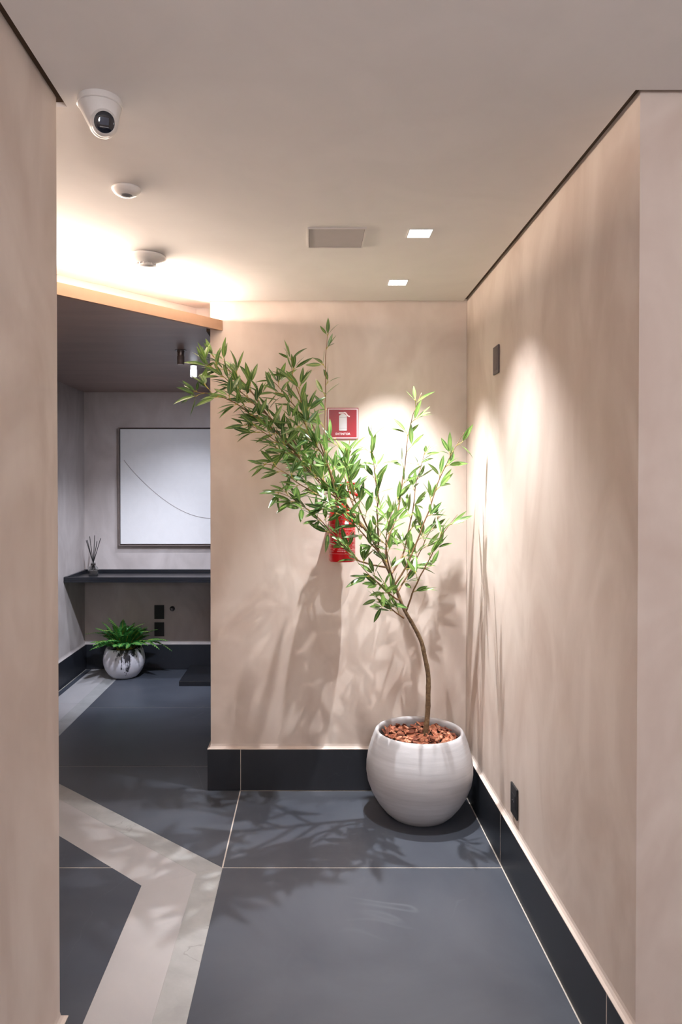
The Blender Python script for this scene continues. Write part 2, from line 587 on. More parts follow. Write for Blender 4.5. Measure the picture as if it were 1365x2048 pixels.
# cove back and LED tape
struct(MB().prism([fp(0.0, 0.20), fp(L_END - 0.03, 0.20), fp(L_END - 0.03, 0.215), fp(0.0, 0.215)], HA + 0.0125, HC - 0.0005).build('trim_%d' % g, M['ceiling']))
g += 1
struct(MB().box(fp(0, 0.2)[0] + 0.0005, XE - 0.0005, fp(0, 0.2)[1], fp(0, 0.2)[1] + 0.015, HA + 0.0125, HC - 0.0005).build('trim_%d' % g, M['ceiling']))
g += 1
struct(MB().prism([(XE - 0.0185, YB - 0.001), (XE - 0.001, YB - 0.001), (XE - 0.001, YB + 0.151), (XE - 0.0185, YB + 0.151)], HA - 0.02, HA - 0.0005).build('trim_%d' % g, M['gap']))  # dark strip standing for the shade in the open gap at the wall end
g += 1
led = thing('led_tape', 'warm lit strip light hidden behind the peach fascia board', 'strip light', (A0.x, A0.y, HA + 0.0125))
off = Vector((A0.x, A0.y, HA + 0.0125))
LZ = 2.3262                                     # tape sits on a small ledge level with the top of the board
rel(MB().prism([fp(0.10, FT + 0.013), fp(L_END - 0.05, FT + 0.013), fp(L_END - 0.05, 0.075), fp(0.14, 0.075)], HA + 0.0125, LZ - 0.002), off).build('tape_ledge', M['frame_wood'], led)
rel(MB().prism([fp(0.12, 0.048), fp(L_END - 0.05, 0.048), fp(L_END - 0.05, 0.060), fp(0.13, 0.060)], LZ - 0.002, LZ), off).build('tape', M['led'], led)


def area_light(name, parent, loc, direction, sx_, sy_, watts, col, xaxis=None):
    ld = bpy.data.lights.new(name, 'AREA')
    ld.shape = 'RECTANGLE'
    ld.size, ld.size_y = sx_, sy_
    ld.energy = watts
    ld.color = col
    o = link(name, ld, parent)
    z = -Vector(direction).normalized()
    x = Vector(xaxis).normalized() if xaxis else z.orthogonal().normalized()
    y = z.cross(x)
    o.matrix_local = Matrix.Translation(loc) @ Matrix((x, y, z)).transposed().to_4x4()
    return o


mid = DV * ((0.12 + L_END - 0.05) / 2) + NB * 0.054
area_light('tape_light', led, (mid.x, mid.y, LZ + 0.004 - HA - 0.0125), (-NB.x, -NB.y, 0.35), L_END - 0.17, 0.010, COVE_W, COVE_COL, (DV.x, DV.y, 0))

# ------------------------------------------------------------------ floor
floor = struct(MB().box(XL - 0.15, HX + 0.15, HY - 0.15, YF + 0.15, -0.05, -0.0015).build('floor', M['grout']))
TZ0, TZ1 = -0.0014, 0.0
P0 = (-0.349, 2.866)                 # knee of the inlaid band
XB = -1.526                          # band edge inside the niche
U = Vector((-0.926, 0.818)).normalized()
NI = Vector((-U.y, U.x))
if NI.y > 0:
    NI = -NI                         # towards the inside of the knee
TD = 1.0555                          # tile row depth
J = 0.0029


def tile(poly, mat, name='floor_tile'):
    if len(poly) < 3:
        return None
    o = MB().prism(poly, TZ0, TZ1).build(name, M[mat], floor)
    return o


def rect(x0, x1, y0, y1):
    return [(x0, y0), (x1, y0), (x1, y1), (x0, y1)]


rows = [P0[1] + TD * k for k in range(-5, 4)]
dP = NI.x * P0[0] + NI.y * P0[1]
cols_r = [P0[0], XR - BT - 0.001, 1.95, HX + 0.1]
for y0, y1 in zip(rows, rows[1:]):
    y1c = min(y1, YF + 0.1)
    if y0 >= P0[1] - 1e-6:
        # rows beyond the knee: outer field, cut along the slanting band
        yw = YB - BT - 0.004
        p = rect(XB + 0.0006, P0[0] - J, y0 + J, y1c - J)
        p = clip(p, NI.x, NI.y, dP - 0.0006)
        tile(p, 'slate')
        if y0 < YB:
            tile(rect(P0[0] + J, XR - BT - 0.004, y0 + J, min(y1c - J, yw)), 'slate')
            if y1c > YB + 0.2:
                pass
        else:
            tile(rect(P0[0] + J, XR - 0.004, y0 + J, y1c - J), 'slate')
    else:
        tile(rect(P0[0] + 0.0006, XR - BT - 0.004, y0 + J, y1 - J), 'slate')
        if y0 < YR:
            tile(rect(XR - BT + 0.001, 1.95, y0 + J, min(y1 - J, YR - BT - 0.004)), 'slate')
            tile(rect(1.955, HX, y0 + J, min(y1 - J, YR - BT - 0.004)), 'slate')
    # inner field (left of the band)
    w = 0.29
    for xa, xb in ((XB - w, -1.33), (-1.33, P0[0] - w)):
        p = rect(xa + J, xb - (J if xb < -1.2 else 0.0006), y0 + J, y1c - J)
        p = clip(p, -NI.x, -NI.y, -(dP + w + 0.0006))
        tile(p, 'slate')
# the bands: grey marble (0..0.097) then cream (0.097..0.29), three mitred arms each


def knee1(w):
    return (P0[0] - w, P0[1] + (-NI.x * -w * 0 + (w - NI.x * -w) / NI.y))


def knee2(w):
    x = XB - w
    return (x, P0[1] + (w - NI.x * (x - P0[0])) / NI.y)


E1 = 0.0003
for w0, w1, mat, nm in ((0.0, 0.097, 'grey_marble', 'marble_band_tile'), (0.097, 0.29, 'cream_tile', 'cream_band_tile')):
    a0, a1 = knee1(w0 + E1), knee1(w1 - E1)
    b0, b1 = knee2(w0 + E1), knee2(w1 - E1)
    ys = [HY, -0.9, 0.85]
    for k, y0 in enumerate(ys):
        top0 = a0[1] if k == len(ys) - 1 else ys[k + 1] - 0.0006
        top1 = a1[1] if k == len(ys) - 1 else ys[k + 1] - 0.0006
        tile([(a0[0], y0), (a0[0], top0), (a1[0], top1), (a1[0], y0)], mat, nm)
    tile([(a0[0] - E1, a0[1]), (b0[0], b0[1]), (b1[0], b1[1]), (a1[0] - E1, a1[1])], mat, nm)
    tile([(b0[0], b0[1] + E1), (b0[0], 5.066), (b1[0], 5.066), (b1[0], b1[1] + E1)], mat, nm)
    tile([(b0[0], 5.068), (b0[0], YF - BT - 0.003), (b1[0], YF - BT - 0.003), (b1[0], 5.068)], mat, nm)
# dark sliver between band and niche side wall
tile(rect(XL + BT + 0.004, XB - 0.29 - 0.0006, 3.95, 4.977 - J), 'slate')
tile(rect(XL + BT + 0.004, XB - 0.29 - 0.0006, 4.977 + J, YF - BT - 0.004), 'slate')


# ------------------------------------------------------------------ skirtings
def skirting(side, pieces, caps):
    """pieces: list of boxes (one skirting tile each); caps: plaster fillets over the top edge"""
    p0 = pieces[0]
    root = link('baseboard_' + side, None)
    root.empty_display_size = 0.05
    root.location = (p0[0], p0[2], 0)
    struct(root)
    for b_ in pieces:
        rel(MB().box(*b_, 0.0025, BH), root.location).build('skirting_tile', M['slate_base'], root, bevel=0.0008, seg=1)
    for c_ in caps:
        rel(c_, root.location).build('plaster_fillet', M['wall_niche'] if side.startswith('niche') else M['wall_cap'], root)
    mb = MB()                                   # pale jointing mortar behind and between the tiles
    for b_, c_ in zip(pieces, pieces[1:]):
        if abs(b_[0] - c_[0]) < 1e-6:           # joint along y
            ya, yb = sorted((b_[2], b_[3], c_[2], c_[3]))[1:3]
            mb.box(b_[0] + 0.0002, b_[1] - 0.0002, ya - 0.0001, yb + 0.0001, 0.003, BH - 0.001)
        else:
            xa, xb = sorted((b_[0], b_[1], c_[0], c_[1]))[1:3]
            mb.box(xa - 0.0001, xb + 0.0001, b_[2] + 0.0002, b_[3] - 0.0002, 0.003, BH - 0.001)
    if mb.v:
        rel(mb, root.location).build('joint_mortar', M['grout'], root)
    return root


def fillet_x(x0, x1, yw, s, e0=0.0, e1=0.0):
    """fillet on a wall facing -y (s=-1) between x0 and x1; thin ledge sweeping up into the wall"""
    pr = [(BT + 0.001, BH + 0.0005), (BT + 0.001, BH + 0.003), (BT * 0.5, BH + 0.006), (BT * 0.15, BH + 0.013), (0, BH + 0.024), (0, BH + 0.0005)]
    n = len(pr)
    mb = MB()
    v = [(x0 - e0 * d, yw + s * d, z) for d, z in pr] + [(x1 + e1 * d, yw + s * d, z) for d, z in pr]
    f = [tuple(range(n)), tuple(range(n, 2 * n))[::-1]] + [(i, i + n, (i + 1) % n + n, (i + 1) % n) for i in range(n)]
    return mb.add(v, f)


def fillet_y(y0, y1, xw, s, e0=0.0, e1=0.0):
    mb = fillet_x(y0, y1, xw, s, e0, e1)
    mb.v = [(p[1], p[0], p[2]) for p in mb.v]
    return mb


e = 0.0006
skirting('back', [(XE - BT, -0.3485, YB - BT, YB - e), (-0.3460, XR - BT - e, YB - BT, YB - e)],
         [fillet_x(XE, XR - BT - e, YB - 0.0002, -1, 1.0, 0)])
skirting('back_end', [(XE - BT, XE - e, YB + e, YB + 0.15)], [fillet_y(YB, YB + 0.15, XE + 0.0002, -1, 1.0, 0)])
skirting('right', [(XR - BT, XR - e, 2.9025, YB - BT * 0 - e), (XR - BT, XR - e, 1.8570, 2.8980), (XR - BT, XR - e, YR - BT, 1.8525)],
         [fillet_y(YR, YB - e, XR + 0.0002, -1, 1.0, 0)])
skirting('right_front', [(XR + e, 1.79, YR - BT, YR - e), (1.7925, HX - e, YR - BT, YR - e)], [fillet_x(XR, HX - e, YR + 0.0002, -1, 0, 0)])
skirting('left', [(XN + e, XN + BT, 0.75, YL + BT), (XN + e, XN + BT, -0.35, 0.7475), (XN + e, XN + BT, HY + e, -0.3525)],
         [fillet_y(HY + e, YL, XN - 0.0002, 1, 0, 1.0)])
skirting('left_return', [(XL + BT + e, XN - e, YL + e, YL + BT)], [fillet_x(XL + e, XN, YL - 0.0002, 1, 0, 1.0)])
skirting('niche_side', [(XL + e, XL + BT, 4.98, YF - e), (XL + e, XL + BT, 3.925, 4.9775), (XL + e, XL + BT, YL + BT + e, 3.9225)],
         [fillet_y(YL + BT, YF - e, XL - 0.0002, 1, 0, 0)])
skirting('niche_far', [(XL + BT + 0.0015, -0.6125, YF - BT, YF - e), (-0.6100, XR - e, YF - BT, YF - e)],
         [fillet_x(XL + e, XR - e, YF + 0.0002, -1, 0, 0)])

# ------------------------------------------------------------------ ceiling fittings
def spot_light(name, parent, loc, target, size_deg, blend, watts, col, radius):
    ld = bpy.data.lights.new(name, 'SPOT')
    ld.spot_size = math.radians(size_deg)
    ld.spot_blend = blend
    ld.energy = watts
    ld.color = col
    ld.shadow_soft_size = radius
    o = link(name, ld, parent)
    d = (Vector(target) - Vector(loc)).normalized()
    o.location = loc
    o.rotation_euler = d.to_track_quat('-Z', 'Y').to_euler()
    return o


def downlight(x, y, label, watts, col, size=98, blend=1.0, lit=True, group=None):
    t = thing('recessed_downlight', label, 'ceiling light', (x, y, HC), group)
    s, tr = 0.040, 0.045
    mb = MB()
    for a in ((-tr, tr, -tr, -s), (-tr, tr, s, tr), (-tr, -s, -s, s), (s, tr, -s, s)):
        mb.box(*a, -0.003, -0.0003)
    mb.build('trim_frame', M['white_plastic'], t)
    MB().box(-s, s, -s, s, -0.0015, -0.0003).build('lens', M['lamp_lens'], t)
    spot_light('lamp', t, (0, 0, -0.006), (0, 0, -1), size, blend, watts, col, 0.010)
    return t


downlight(0.3948, 2.6480, 'square lit downlight nearer the viewer, beside the grey ceiling panel', DL_W[0], DL_COL, DL_BEAM[0])
downlight(0.3906, 3.2780, 'square lit downlight close to the tree wall', DL_W[1], DL_COL, DL_BEAM[1])
# globe lamps added out of view behind the viewpoint, as fill light
for k, (x, y, lab) in enumerate(((0.30, -0.80, 'added globe lamp for unseen fill light at the rear of the hall'), (2.2, 0.35, 'added globe lamp for unseen fill light on the right side of the hall'))):
    t = thing('fill_globe', lab, 'fill lamp', (x, y, HC), 'added fill lamps')
    MB().lathe([(0.045, -0.0003), (0.045, -0.018), (0.010, -0.022)], 32).build('canopy', M['white_plastic'], t, smooth=True, auto=40)
    MB().tube([(0, 0, -0.02), (0, 0, -0.40)], 0.003, 8).build('cord', M['cord'], t)
    R_ = 0.14
    MB().lathe([(0.012, -0.40)] + [(max(0.0005, R_ * math.sin(a)), -0.535 + R_ * math.cos(a)) for a in [0.15 + kk * (PI - 0.15) / 20 for kk in range(21)]], 40).build('glow_globe', M['globe'], t, smooth=True)
    for side, zz in (('lower_glow', -0.60),):
        ld = bpy.data.lights.new('lamp', 'POINT')
        ld.energy = FILL_W[k]
        ld.color = FILL_COL
        ld.shadow_soft_size = 0.15
        lo = link('lamp', ld, t)
        lo.location = (0, 0, -0.535)

# flush panel
t = thing('ceiling_access_panel', 'square pale grey flush panel in the white ceiling', 'panel', (0.094, 2.698, HC))
s = 0.1045
mb = MB()
fr = 0.005
for a in ((-s, s, -s, -s + fr), (-s, s, s - fr, s), (-s, -s + fr, -s + fr, s - fr), (s - fr, s, -s + fr, s - fr)):
    mb.box(*a, -0.004, -0.0003)
mb.build('panel_frame', M['panel_frame'], t)
MB().box(-s + fr + 0.0012, s - fr - 0.0012, -s + fr + 0.0012, s - fr - 0.0012, -0.0025, -0.0003).build('panel_plate', M['panel'], t)
MB().box(-s + fr, s - fr, -s + fr, s - fr, -0.0012, -0.0004).build('panel_joint', M['gap'], t)

# security camera: flared base hugging an eyeball with a black lens face
t = thing('security_camera', 'white turret security camera with black lens under the ceiling', 'security camera', (-0.502, 1.745, HC))
ball_c = Vector((0.016, -0.024, -0.066))
look = Vector((0.34, -0.88, -0.34)).normalized()
mb = MB().lathe([(0.0, -0.0003), (0.0515, -0.0003), (0.0525, -0.003), (0.0525, -0.015), (0.0505, -0.0165), (0.0, -0.0165)][1:5], 56)
mb.build('mounting_ring', M['white_plastic'], t, smooth=True, auto=35)
bm = bmesh.new()
for i in range(40):
    a = 2 * PI * i / 40
    bm.verts.new((0.0498 * math.cos(a), 0.0498 * math.sin(a), -0.0168))
sock = ball_c + Vector((-0.004, 0.010, 0.004))
for j in range(7):
    for i in range(28):
        a, b_ = 2 * PI * i / 28, -PI / 2 * j / 7 * 0.95
        p = sock + 0.0340 * Vector((math.cos(a) * math.cos(b_), math.sin(a) * math.cos(b_), math.sin(b_)))
        if (p - ball_c).dot(look) < 0.012:
            bm.verts.new(p)
bmesh.ops.convex_hull(bm, input=bm.verts[:])
me = bpy.data.meshes.new('flared_base')
bm.to_mesh(me)
bm.free()
me.materials.append(M['white_plastic'])
for p in me.polygons:
    p.use_smooth = True
o = link('flared_base', me, t)
me.set_sharp_from_angle(angle=math.radians(40))
q = look.to_track_quat('Z', 'Y').to_matrix()
R = 0.0310
prof = [(R * math.sin(a), R * math.cos(a)) for a in [PI - k * (PI - 0.98) / 18 for k in range(1, 19)]]
prof = [(0.0005, -R)] + prof
rm = prof[-1][0]
prof += [(rm - 0.002, prof[-1][1] + 0.002), (rm - 0.003, prof[-1][1] - 0.001)]
eye = MB().lathe(prof, 40, ball_c, mat=q).build('eyeball', M['white_plastic'], t, smooth=True, auto=40)
zt = R * math.cos(0.98)
MB().lathe([(rm - 0.0028, zt - 0.001), (rm - 0.0022, zt + 0.0008), (rm - 0.006, zt + 0.0024), (0.0105, zt + 0.0030), (0.0005, zt + 0.0031)], 40, ball_c, mat=q).build('lens_face', M['black_gloss'], eye, smooth=True, auto=50)
mb = MB().box(-0.010, 0.010, -0.006, 0.010, zt + 0.0031, zt + 0.0036)
mb.v = [tuple(q @ Vector(p) + ball_c) for p in mb.v]
mb.build('lens_window', M['lens_navy'], eye)
mb = MB().box(-0.010, 0.010, -0.0115, -0.0098, zt + 0.0029, zt + 0.0036)
mb.v = [tuple(q @ Vector(p) + ball_c) for p in mb.v]
mb.build('infrared_window', M['grey_plastic'], eye)

# motion sensor
t = thing('motion_sensor', 'small round white ceiling sensor with grey disc below', 'sensor', (-0.568, 2.256, HC))
MB().lathe([(0.0445, -0.0003), (0.0450, -0.003), (0.0425, -0.008), (0.0360, -0.015), (0.0270, -0.0205), (0.0190, -0.0225)], 48).build('housing', M['white_plastic'], t, smooth=True)
MB().lathe([(0.0190, -0.0222), (0.0175, -0.0245), (0.0110, -0.0262), (0.0005, -0.0268)], 40).build('sensor_lens', M['grey_plastic'], t, smooth=True)
# smoke detector
t = thing('smoke_detector', 'larger round white smoke detector near the peach fascia', 'smoke detector', (-0.655, 2.905, HC))
MB().lathe([(0.066, -0.0003), (0.080, -0.004), (0.081, -0.008), (0.077, -0.014), (0.064, -0.024), (0.050, -0.031), (0.040, -0.034)], 56).build('housing', M['white_plastic'], t, smooth=True)
MB().lathe([(0.034, -0.0335), (0.033, -0.042), (0.030, -0.0445), (0.0005, -0.0452)], 48).build('cap', M['white_plastic'], t, smooth=True, auto=40)
mb = MB()
for i in range(16):
    a = 2 * PI * i / 16
    mb2 = MB().box(0.0335, 0.0395, -0.0015, 0.0015, -0.040, -0.033)
    ca, sa = math.cos(a), math.sin(a)
    mb2.v = [(p[0] * ca - p[1] * sa, p[0] * sa + p[1] * ca, p[2]) for p in mb2.v]
    mb.add(mb2.v, mb2.f)
mb.build('vent_ribs', M['white_plastic'], t)

# niche spots
for k, (y, lab) in enumerate(((4.2127, 'dark glass cylinder ceiling spot nearest in the niche'),
                              (4.6741, 'glowing cylinder ceiling spot half behind the tree leaves'),
                              (5.1355, 'rearmost cylinder ceiling spot in the niche, behind the wall end'))):
    t = thing('ceiling_spot', lab, 'spotlight', (-0.7495, y, HA), 'niche ceiling spots')
    MB().lathe([(0.034, -0.0003), (0.034, -0.003), (0.022, -0.004), (0.020, -0.012)], 32).build('base', M['spot_metal'], t, smooth=True, auto=40)
    MB().lathe([(0.0195, -0.0118), (0.0195, -0.030), (0.0185, -0.032)], 32).build('collar', M['spot_metal'] if k != 1 else M['spot_glow'], t, smooth=True, auto=40)
    MB().lathe([(0.0185, -0.0318), (0.0210, -0.036), (0.0210, -0.080), (0.0195, -0.082), (0.0005, -0.082)], 32).build('glass_shade', M['spot_glass'] if k != 1 else M['spot_glow'], t, smooth=True, auto=40)
    tgt = ((-0.74, 1.50, -1.85), (-0.35, 1.2, -1.5), (-0.22, 0.45, -1.3))[k]
    spot_light('lamp', t, (0, 0, -0.086), tgt, (62, 120, 100)[k], 1.0, ALC_W[k], ALC_COL, 0.02)  # nearest spot's lamp lights the fern although its glass shows no glow

# ------------------------------------------------------------------ wall plates
def plate_on_right(name, yc, zc, mat, label, slots):
    t = thing(name, label, 'wall plate', (XR - 0.0004, yc, zc))
    mb = MB().box(-0.007, -0.0001, -0.0415, 0.0415, -0.0575, 0.0575)
    mb.build('cover_plate', M[mat], t, bevel=0.0015)
    if slots:
        MB().box(-0.0085, -0.0068, -0.024, 0.024, -0.026, 0.026).build('socket_insert', M['black_plate'], t, bevel=0.001)
        for dy, dz in ((-0.0095, 0.0), (0.0, 0.004), (0.0095, 0.0)):
            mat4 = Matrix.Rotation(-PI / 2, 3, 'Y')
            MB().lathe([(0.0026, 0), (0.0026, 0.0009), (0.0005, 0.0009)], 12, (-0.0084, dy, dz), mat=mat4).build('socket_hole', M['chrome'], t)
    else:
        MB().box(-0.0078, -0.0068, -0.026, 0.026, -0.044, 0.044).build('blank_insert', M[mat], t, bevel=0.0006)
    return t


plate_on_right('blank_wall_plate', 3.028, 2.032, 'taupe_plate', 'graphite blank plate high on the right wall', False)
plate_on_right('power_socket', 2.740, 0.320, 'black_plate', 'black power socket plate low on the right wall above the skirting', True)
for zc, nm, lab in ((0.4735, 'upper', 'upper of two black square plates under the niche shelf'), (0.330, 'lower', 'lower of two black square plates under the niche shelf')):
    t = thing('wall_plate', lab, 'wall plate', (-1.257, YF - 0.0004, zc), 'black plates under the shelf')
    MB().box(-0.0405, 0.0405, -0.008, -0.0001, -0.0578, 0.0578).build('cover_plate', M['black_plate'], t, bevel=0.0015)
    MB().box(-0.024, 0.024, -0.0095, -0.0078, -0.026, 0.026).build('insert', M['black_plate'], t, bevel=0.001)
t = thing('cable_outlet', 'small round black outlet with metal centre under the niche shelf', 'cable outlet', (-1.1486, YF - 0.0004, 0.502))
rx = Matrix.Rotation(PI / 2, 3, 'X')
MB().lathe([(0.021, 0.0001), (0.021, 0.006), (0.017, 0.010), (0.013, 0.010)], 28, mat=rx).build('ring', M['ext_dark'], t, smooth=True, auto=40)
MB().lathe([(0.013, 0.006), (0.012, 0.020), (0.008, 0.024), (0.0005, 0.0245)], 24, mat=rx).build('plug', M['chrome'], t, smooth=True, auto=40)

# ------------------------------------------------------------------ niche: shelf, platform, picture
SY0 = 5.527
t = thing('wall_shelf', 'long black wall shelf with raised edges in the niche', 'shelf', (XL + 0.001, YF - 0.001, 0.785))
sx0, sx1 = 0.0, (XR - 0.002) - (XL + 0.001)
d = -(YF - 0.001 - SY0)
MB().box(sx0, sx1, d, 0, 0, 0.017).build('shelf_board', M['black_shelf'], t)
MB().box(sx0, sx1, d, d + 0.018, 0.0172, 0.040).build('front_edge', M['black_shelf'], t, bevel=0.001)
MB().box(sx0, sx1, -0.018, 0, 0.0172, 0.044).build('back_edge', M['black_shelf'], t, bevel=0.001)
MB().box(sx0, sx0 + 0.018, d + 0.0185, -0.0185, 0.0172, 0.042).build('side_edge', M['black_shelf'], t, bevel=0.001)
o = MB().box(0, 1.7, -0.515, 0, 0, 0.035).build('floor_platform', M['black_shelf'], bevel=0.002)
o.location = (-0.999, YF - BT - 0.003, 0.0005)
tag(o, 'low flat black slab on the niche floor below the shelf', 'platform')

px0, px1, pz0, pz1 = -1.5825, -0.10, 1.0278, 2.002
pic = thing('framed_picture', 'large white relief canvas with one thin curved line, thin frame, on the far niche wall', 'picture', (px0, YF - 0.0004, pz0))
W, Hh = px1 - px0, pz1 - pz0
fw = 0.008
mb = MB()
for a in ((0, W, 0, fw), (0, W, Hh - fw, Hh), (0, fw, fw, Hh - fw), (W - fw, W, fw, Hh - fw)):
    mb.box(a[0], a[1], -0.045, -0.0005, a[2], a[3])
mb.build('frame', M['frame_wood'], pic)
MB().box(fw + 0.007, W - fw - 0.007, -0.040, -0.006, fw + 0.007, Hh - fw - 0.007).build('canvas', M['white_canvas'], pic)
MB().box(fw, W - fw, -0.006, -0.0006, fw, Hh - fw).build('backing', M['gap'], pic)
pts = []
for k in range(25):
    u = k / 24
    x = 0.045 + u * 1.36
    zc = 0.705 - 0.48 * math.sin(min(1, (x - 0.045) / 0.73) * PI / 2) ** 0.9 if x < 0.775 else 0.225 + 0.16 * ((x - 0.775) / 0.63) ** 2
    pts.append((x, -0.0405, zc))
MB().tube(catmull(pts, 3), 0.0024, 6).build('relief_line', M['thread'], pic)

# reed diffuser
t = thing('reed_diffuser', 'small clear reed diffuser bottle with black sticks on the black shelf', 'diffuser', (-1.755, 5.875, 0.8022))
prof = [(0.030, 0.0), (0.036, 0.002), (0.040, 0.012), (0.040, 0.050), (0.036, 0.062), (0.022, 0.072), (0.015, 0.078), (0.015, 0.092), (0.018, 0.093), (0.018, 0.099),
        (0.0125, 0.099), (0.0125, 0.077), (0.020, 0.069), (0.033, 0.060), (0.037, 0.049), (0.037, 0.012), (0.033, 0.005), (0.0005, 0.005)]
mb = MB().lathe(prof, 40)
mb.v = [(x * (1 + 0.03 * math.cos(10 * math.atan2(y, x))), y * (1 + 0.03 * math.cos(10 * math.atan2(y, x))), z) for x, y, z in mb.v]
mb.build('bottle', M['glass'], t, smooth=True, auto=50)
MB().lathe([(0.030, 0.0065), (0.0345, 0.012), (0.0345, 0.036), (0.0005, 0.036)], 32).build('oil', M['liquid'], t, smooth=True, auto=40)
mb = MB()
for k, zz in enumerate((0.080, 0.0845, 0.089)):
    mb.tube([(0.0168 * math.cos(2 * PI * i / 20), 0.0168 * math.sin(2 * PI * i / 20), zz) for i in range(21)], 0.0024, 6)
mb.tube([(0.010, -0.016, 0.084), (0.022, -0.032, 0.070), (0.016, -0.042, 0.040)], 0.0022, 6)
mb.tube([(0.006, -0.017, 0.084), (-0.006, -0.034, 0.068), (-0.012, -0.043, 0.046)], 0.0022, 6)
mb.build('neck_cord', M['cord'], t)
for a, l in (((-0.34, 0.1), 0.20), ((-0.10, -0.1), 0.225), ((0.02, 0.12), 0.23), ((0.30, 0.0), 0.215), ((0.22, -0.16), 0.19), ((-0.22, -0.12), 0.20)):
    dv = Vector((a[0], a[1], 1)).normalized()
    base = Vector((0, 0, 0.094)) - dv * 0.055
    MB().tube([base, base + dv * (l + 0.05)], 0.0027, 6).build('reed', M['reed'], t)

# ------------------------------------------------------------------ extinguisher sign
t = thing('extinguisher_sign', 'square red wall sign with white extinguisher pictogram reading EXTINTOR', 'sign', (0.0822, YB - 0.0004, 1.7435))
S = 0.1545
MB().box(0, S, -0.003, -0.0001, 0, S).build('sign_board', M['sign_red'], t)
mb = MB()
b0, b1 = 0.0035, 0.0085
for a in ((b0, S - b0, b0, b1), (b0, S - b0, S - b1, S - b0), (b0, b1, b1, S - b1), (S - b1, S - b0, b1, S - b1)):
    mb.box(a[0], a[1], -0.0036, -0.0029, a[2], a[3])
mb.build('border', M['sign_white'], t)


def flat_poly(poly, y0, y1):
    """poly in x,z -> slab between y0 (front) and y1"""
    mb = MB().prism([(p[0], p[1]) for p in poly], 0, 1)
    mb.v = [(p[0], y0 if p[2] > 0.5 else y1, p[1]) for p in mb.v]
    return mb


def uz(u, z):   # pictogram coordinates measured as fractions of the sign
    return (u * S, z * S)


body = [uz(0.38, 0.285), uz(0.395, 0.270), uz(0.615, 0.270), uz(0.630, 0.285), uz(0.630, 0.715)]
for k in range(1, 12):
    a = PI * k / 12
    body.append(uz(0.505 + 0.125 * math.cos(a), 0.715 + 0.095 * math.sin(a)))
body.append(uz(0.38, 0.715))
flat_poly(body, -0.0037, -0.0029).build('pictogram_body', M['sign_grey'], t)
flat_poly([uz(0.385, 0.690), uz(0.625, 0.690), uz(0.625, 0.698), uz(0.385, 0.698)], -0.0040, -0.0036).build('pictogram_line', M['grey_plastic'], t)
flat_poly([uz(0.385, 0.345), uz(0.625, 0.345), uz(0.625, 0.353), uz(0.385, 0.353)], -0.0040, -0.0036).build('pictogram_line', M['grey_plastic'], t)
flat_poly([uz(0.365, 0.825), uz(0.385, 0.810), uz(0.56, 0.820), uz(0.56, 0.855), uz(0.385, 0.862), uz(0.365, 0.850)], -0.0038, -0.0029).build('pictogram_valve', M['sign_white'], t)
hp = [(0.53, 0.842), (0.575, 0.846), (0.61, 0.815), (0.645, 0.765), (0.68, 0.735), (0.725, 0.725)]
cp = [Vector((p[0] * S, 0, p[1] * S)) for p in hp]
cp = catmull(cp, 4)
left, right = [], []
for i, p in enumerate(cp):
    tg = (cp[min(i + 1, len(cp) - 1)] - cp[max(i - 1, 0)]).normalized()
    nrm = Vector((-tg.z, 0, tg.x)) * 0.0031
    left.append((p.x + nrm.x, p.z + nrm.z))
    right.append((p.x - nrm.x, p.z - nrm.z))
mb = MB()
n = len(cp)
vv = [(x, -0.0039, z) for x, z in left + right] + [(x, -0.0029, z) for x, z in left + right]
ff = [(i, i + 1, n + i + 1, n + i) for i in range(n - 1)] + [(2 * n + i, 2 * n + n + i, 2 * n + n + i + 1, 2 * n + i + 1) for i in range(n - 1)]
ff += [(i, 2 * n + i, 2 * n + i + 1, i + 1) for i in range(n - 1)] + [(n + i, n + i + 1, 3 * n + i + 1, 3 * n + i) for i in range(n - 1)]
mb.add(vv, ff).build('pictogram_hose', M['sign_white'], t)
fc = bpy.data.curves.new('EXTINTOR', 'FONT')
fc.body = 'EXTINTOR'
fc.size = 0.0150
fc.align_x = 'CENTER'
fc.extrude = 0.0004
fc.offset = 0.00022
tmp = bpy.data.objects.new('sign_text_tmp', fc)
C.objects.link(tmp)
dg = bpy.context.evaluated_depsgraph_get()
tme = bpy.data.meshes.new_from_object(tmp.evaluated_get(dg))
bpy.data.objects.remove(tmp, do_unlink=True)
tme.materials.clear()
tme.materials.append(M['sign_white'])
to = link('lettering', tme, t)
to.location = (0.5 * S, -0.0034, 0.135 * S)
to.rotation_euler = (PI / 2, 0, 0)

# ------------------------------------------------------------------ fire extinguisher
EX = Vector((0.152, 3.505, 1.150))
t = thing('fire_extinguisher', 'red fire extinguisher hung on the wall behind the leaves', 'fire extinguisher', EX)
r0 = 0.0635
prof = [(0.050, 0.004), (0.0600, 0.0), (r0, 0.006), (r0, 0.215)]
for k in range(1, 10):
    a = PI / 2 * k / 10
    prof.append((0.022 + (r0 - 0.022) * math.cos(a), 0.215 + 0.048 * math.sin(a)))
prof += [(0.022, 0.264), (0.020, 0.275), (0.020, 0.288)]
body = MB().lathe(prof, 56).build('cylinder_body', M['ext_red'], t, smooth=True, auto=40)
MB().lathe([(0.0185, 0.2865), (0.0215, 0.288), (0.0215, 0.305), (0.0165, 0.307), (0.0165, 0.330)], 24).build('valve_block', M['brass'], t, smooth=True, auto=35)
mb = MB().box(-0.012, 0.012, -0.013, 0.013, 0.329, 0.352)
mb.build('valve_head', M['ext_red'], t, bevel=0.003)
hb = MB().tube(catmull([(-0.030, 0, 0.335), (0.010, 0, 0.338), (0.045, 0, 0.330), (0.080, 0, 0.312)], 4), [0.008] * 12 + [0.005], 8)
hb.build('carry_handle', M['ext_red'], t, smooth=True)
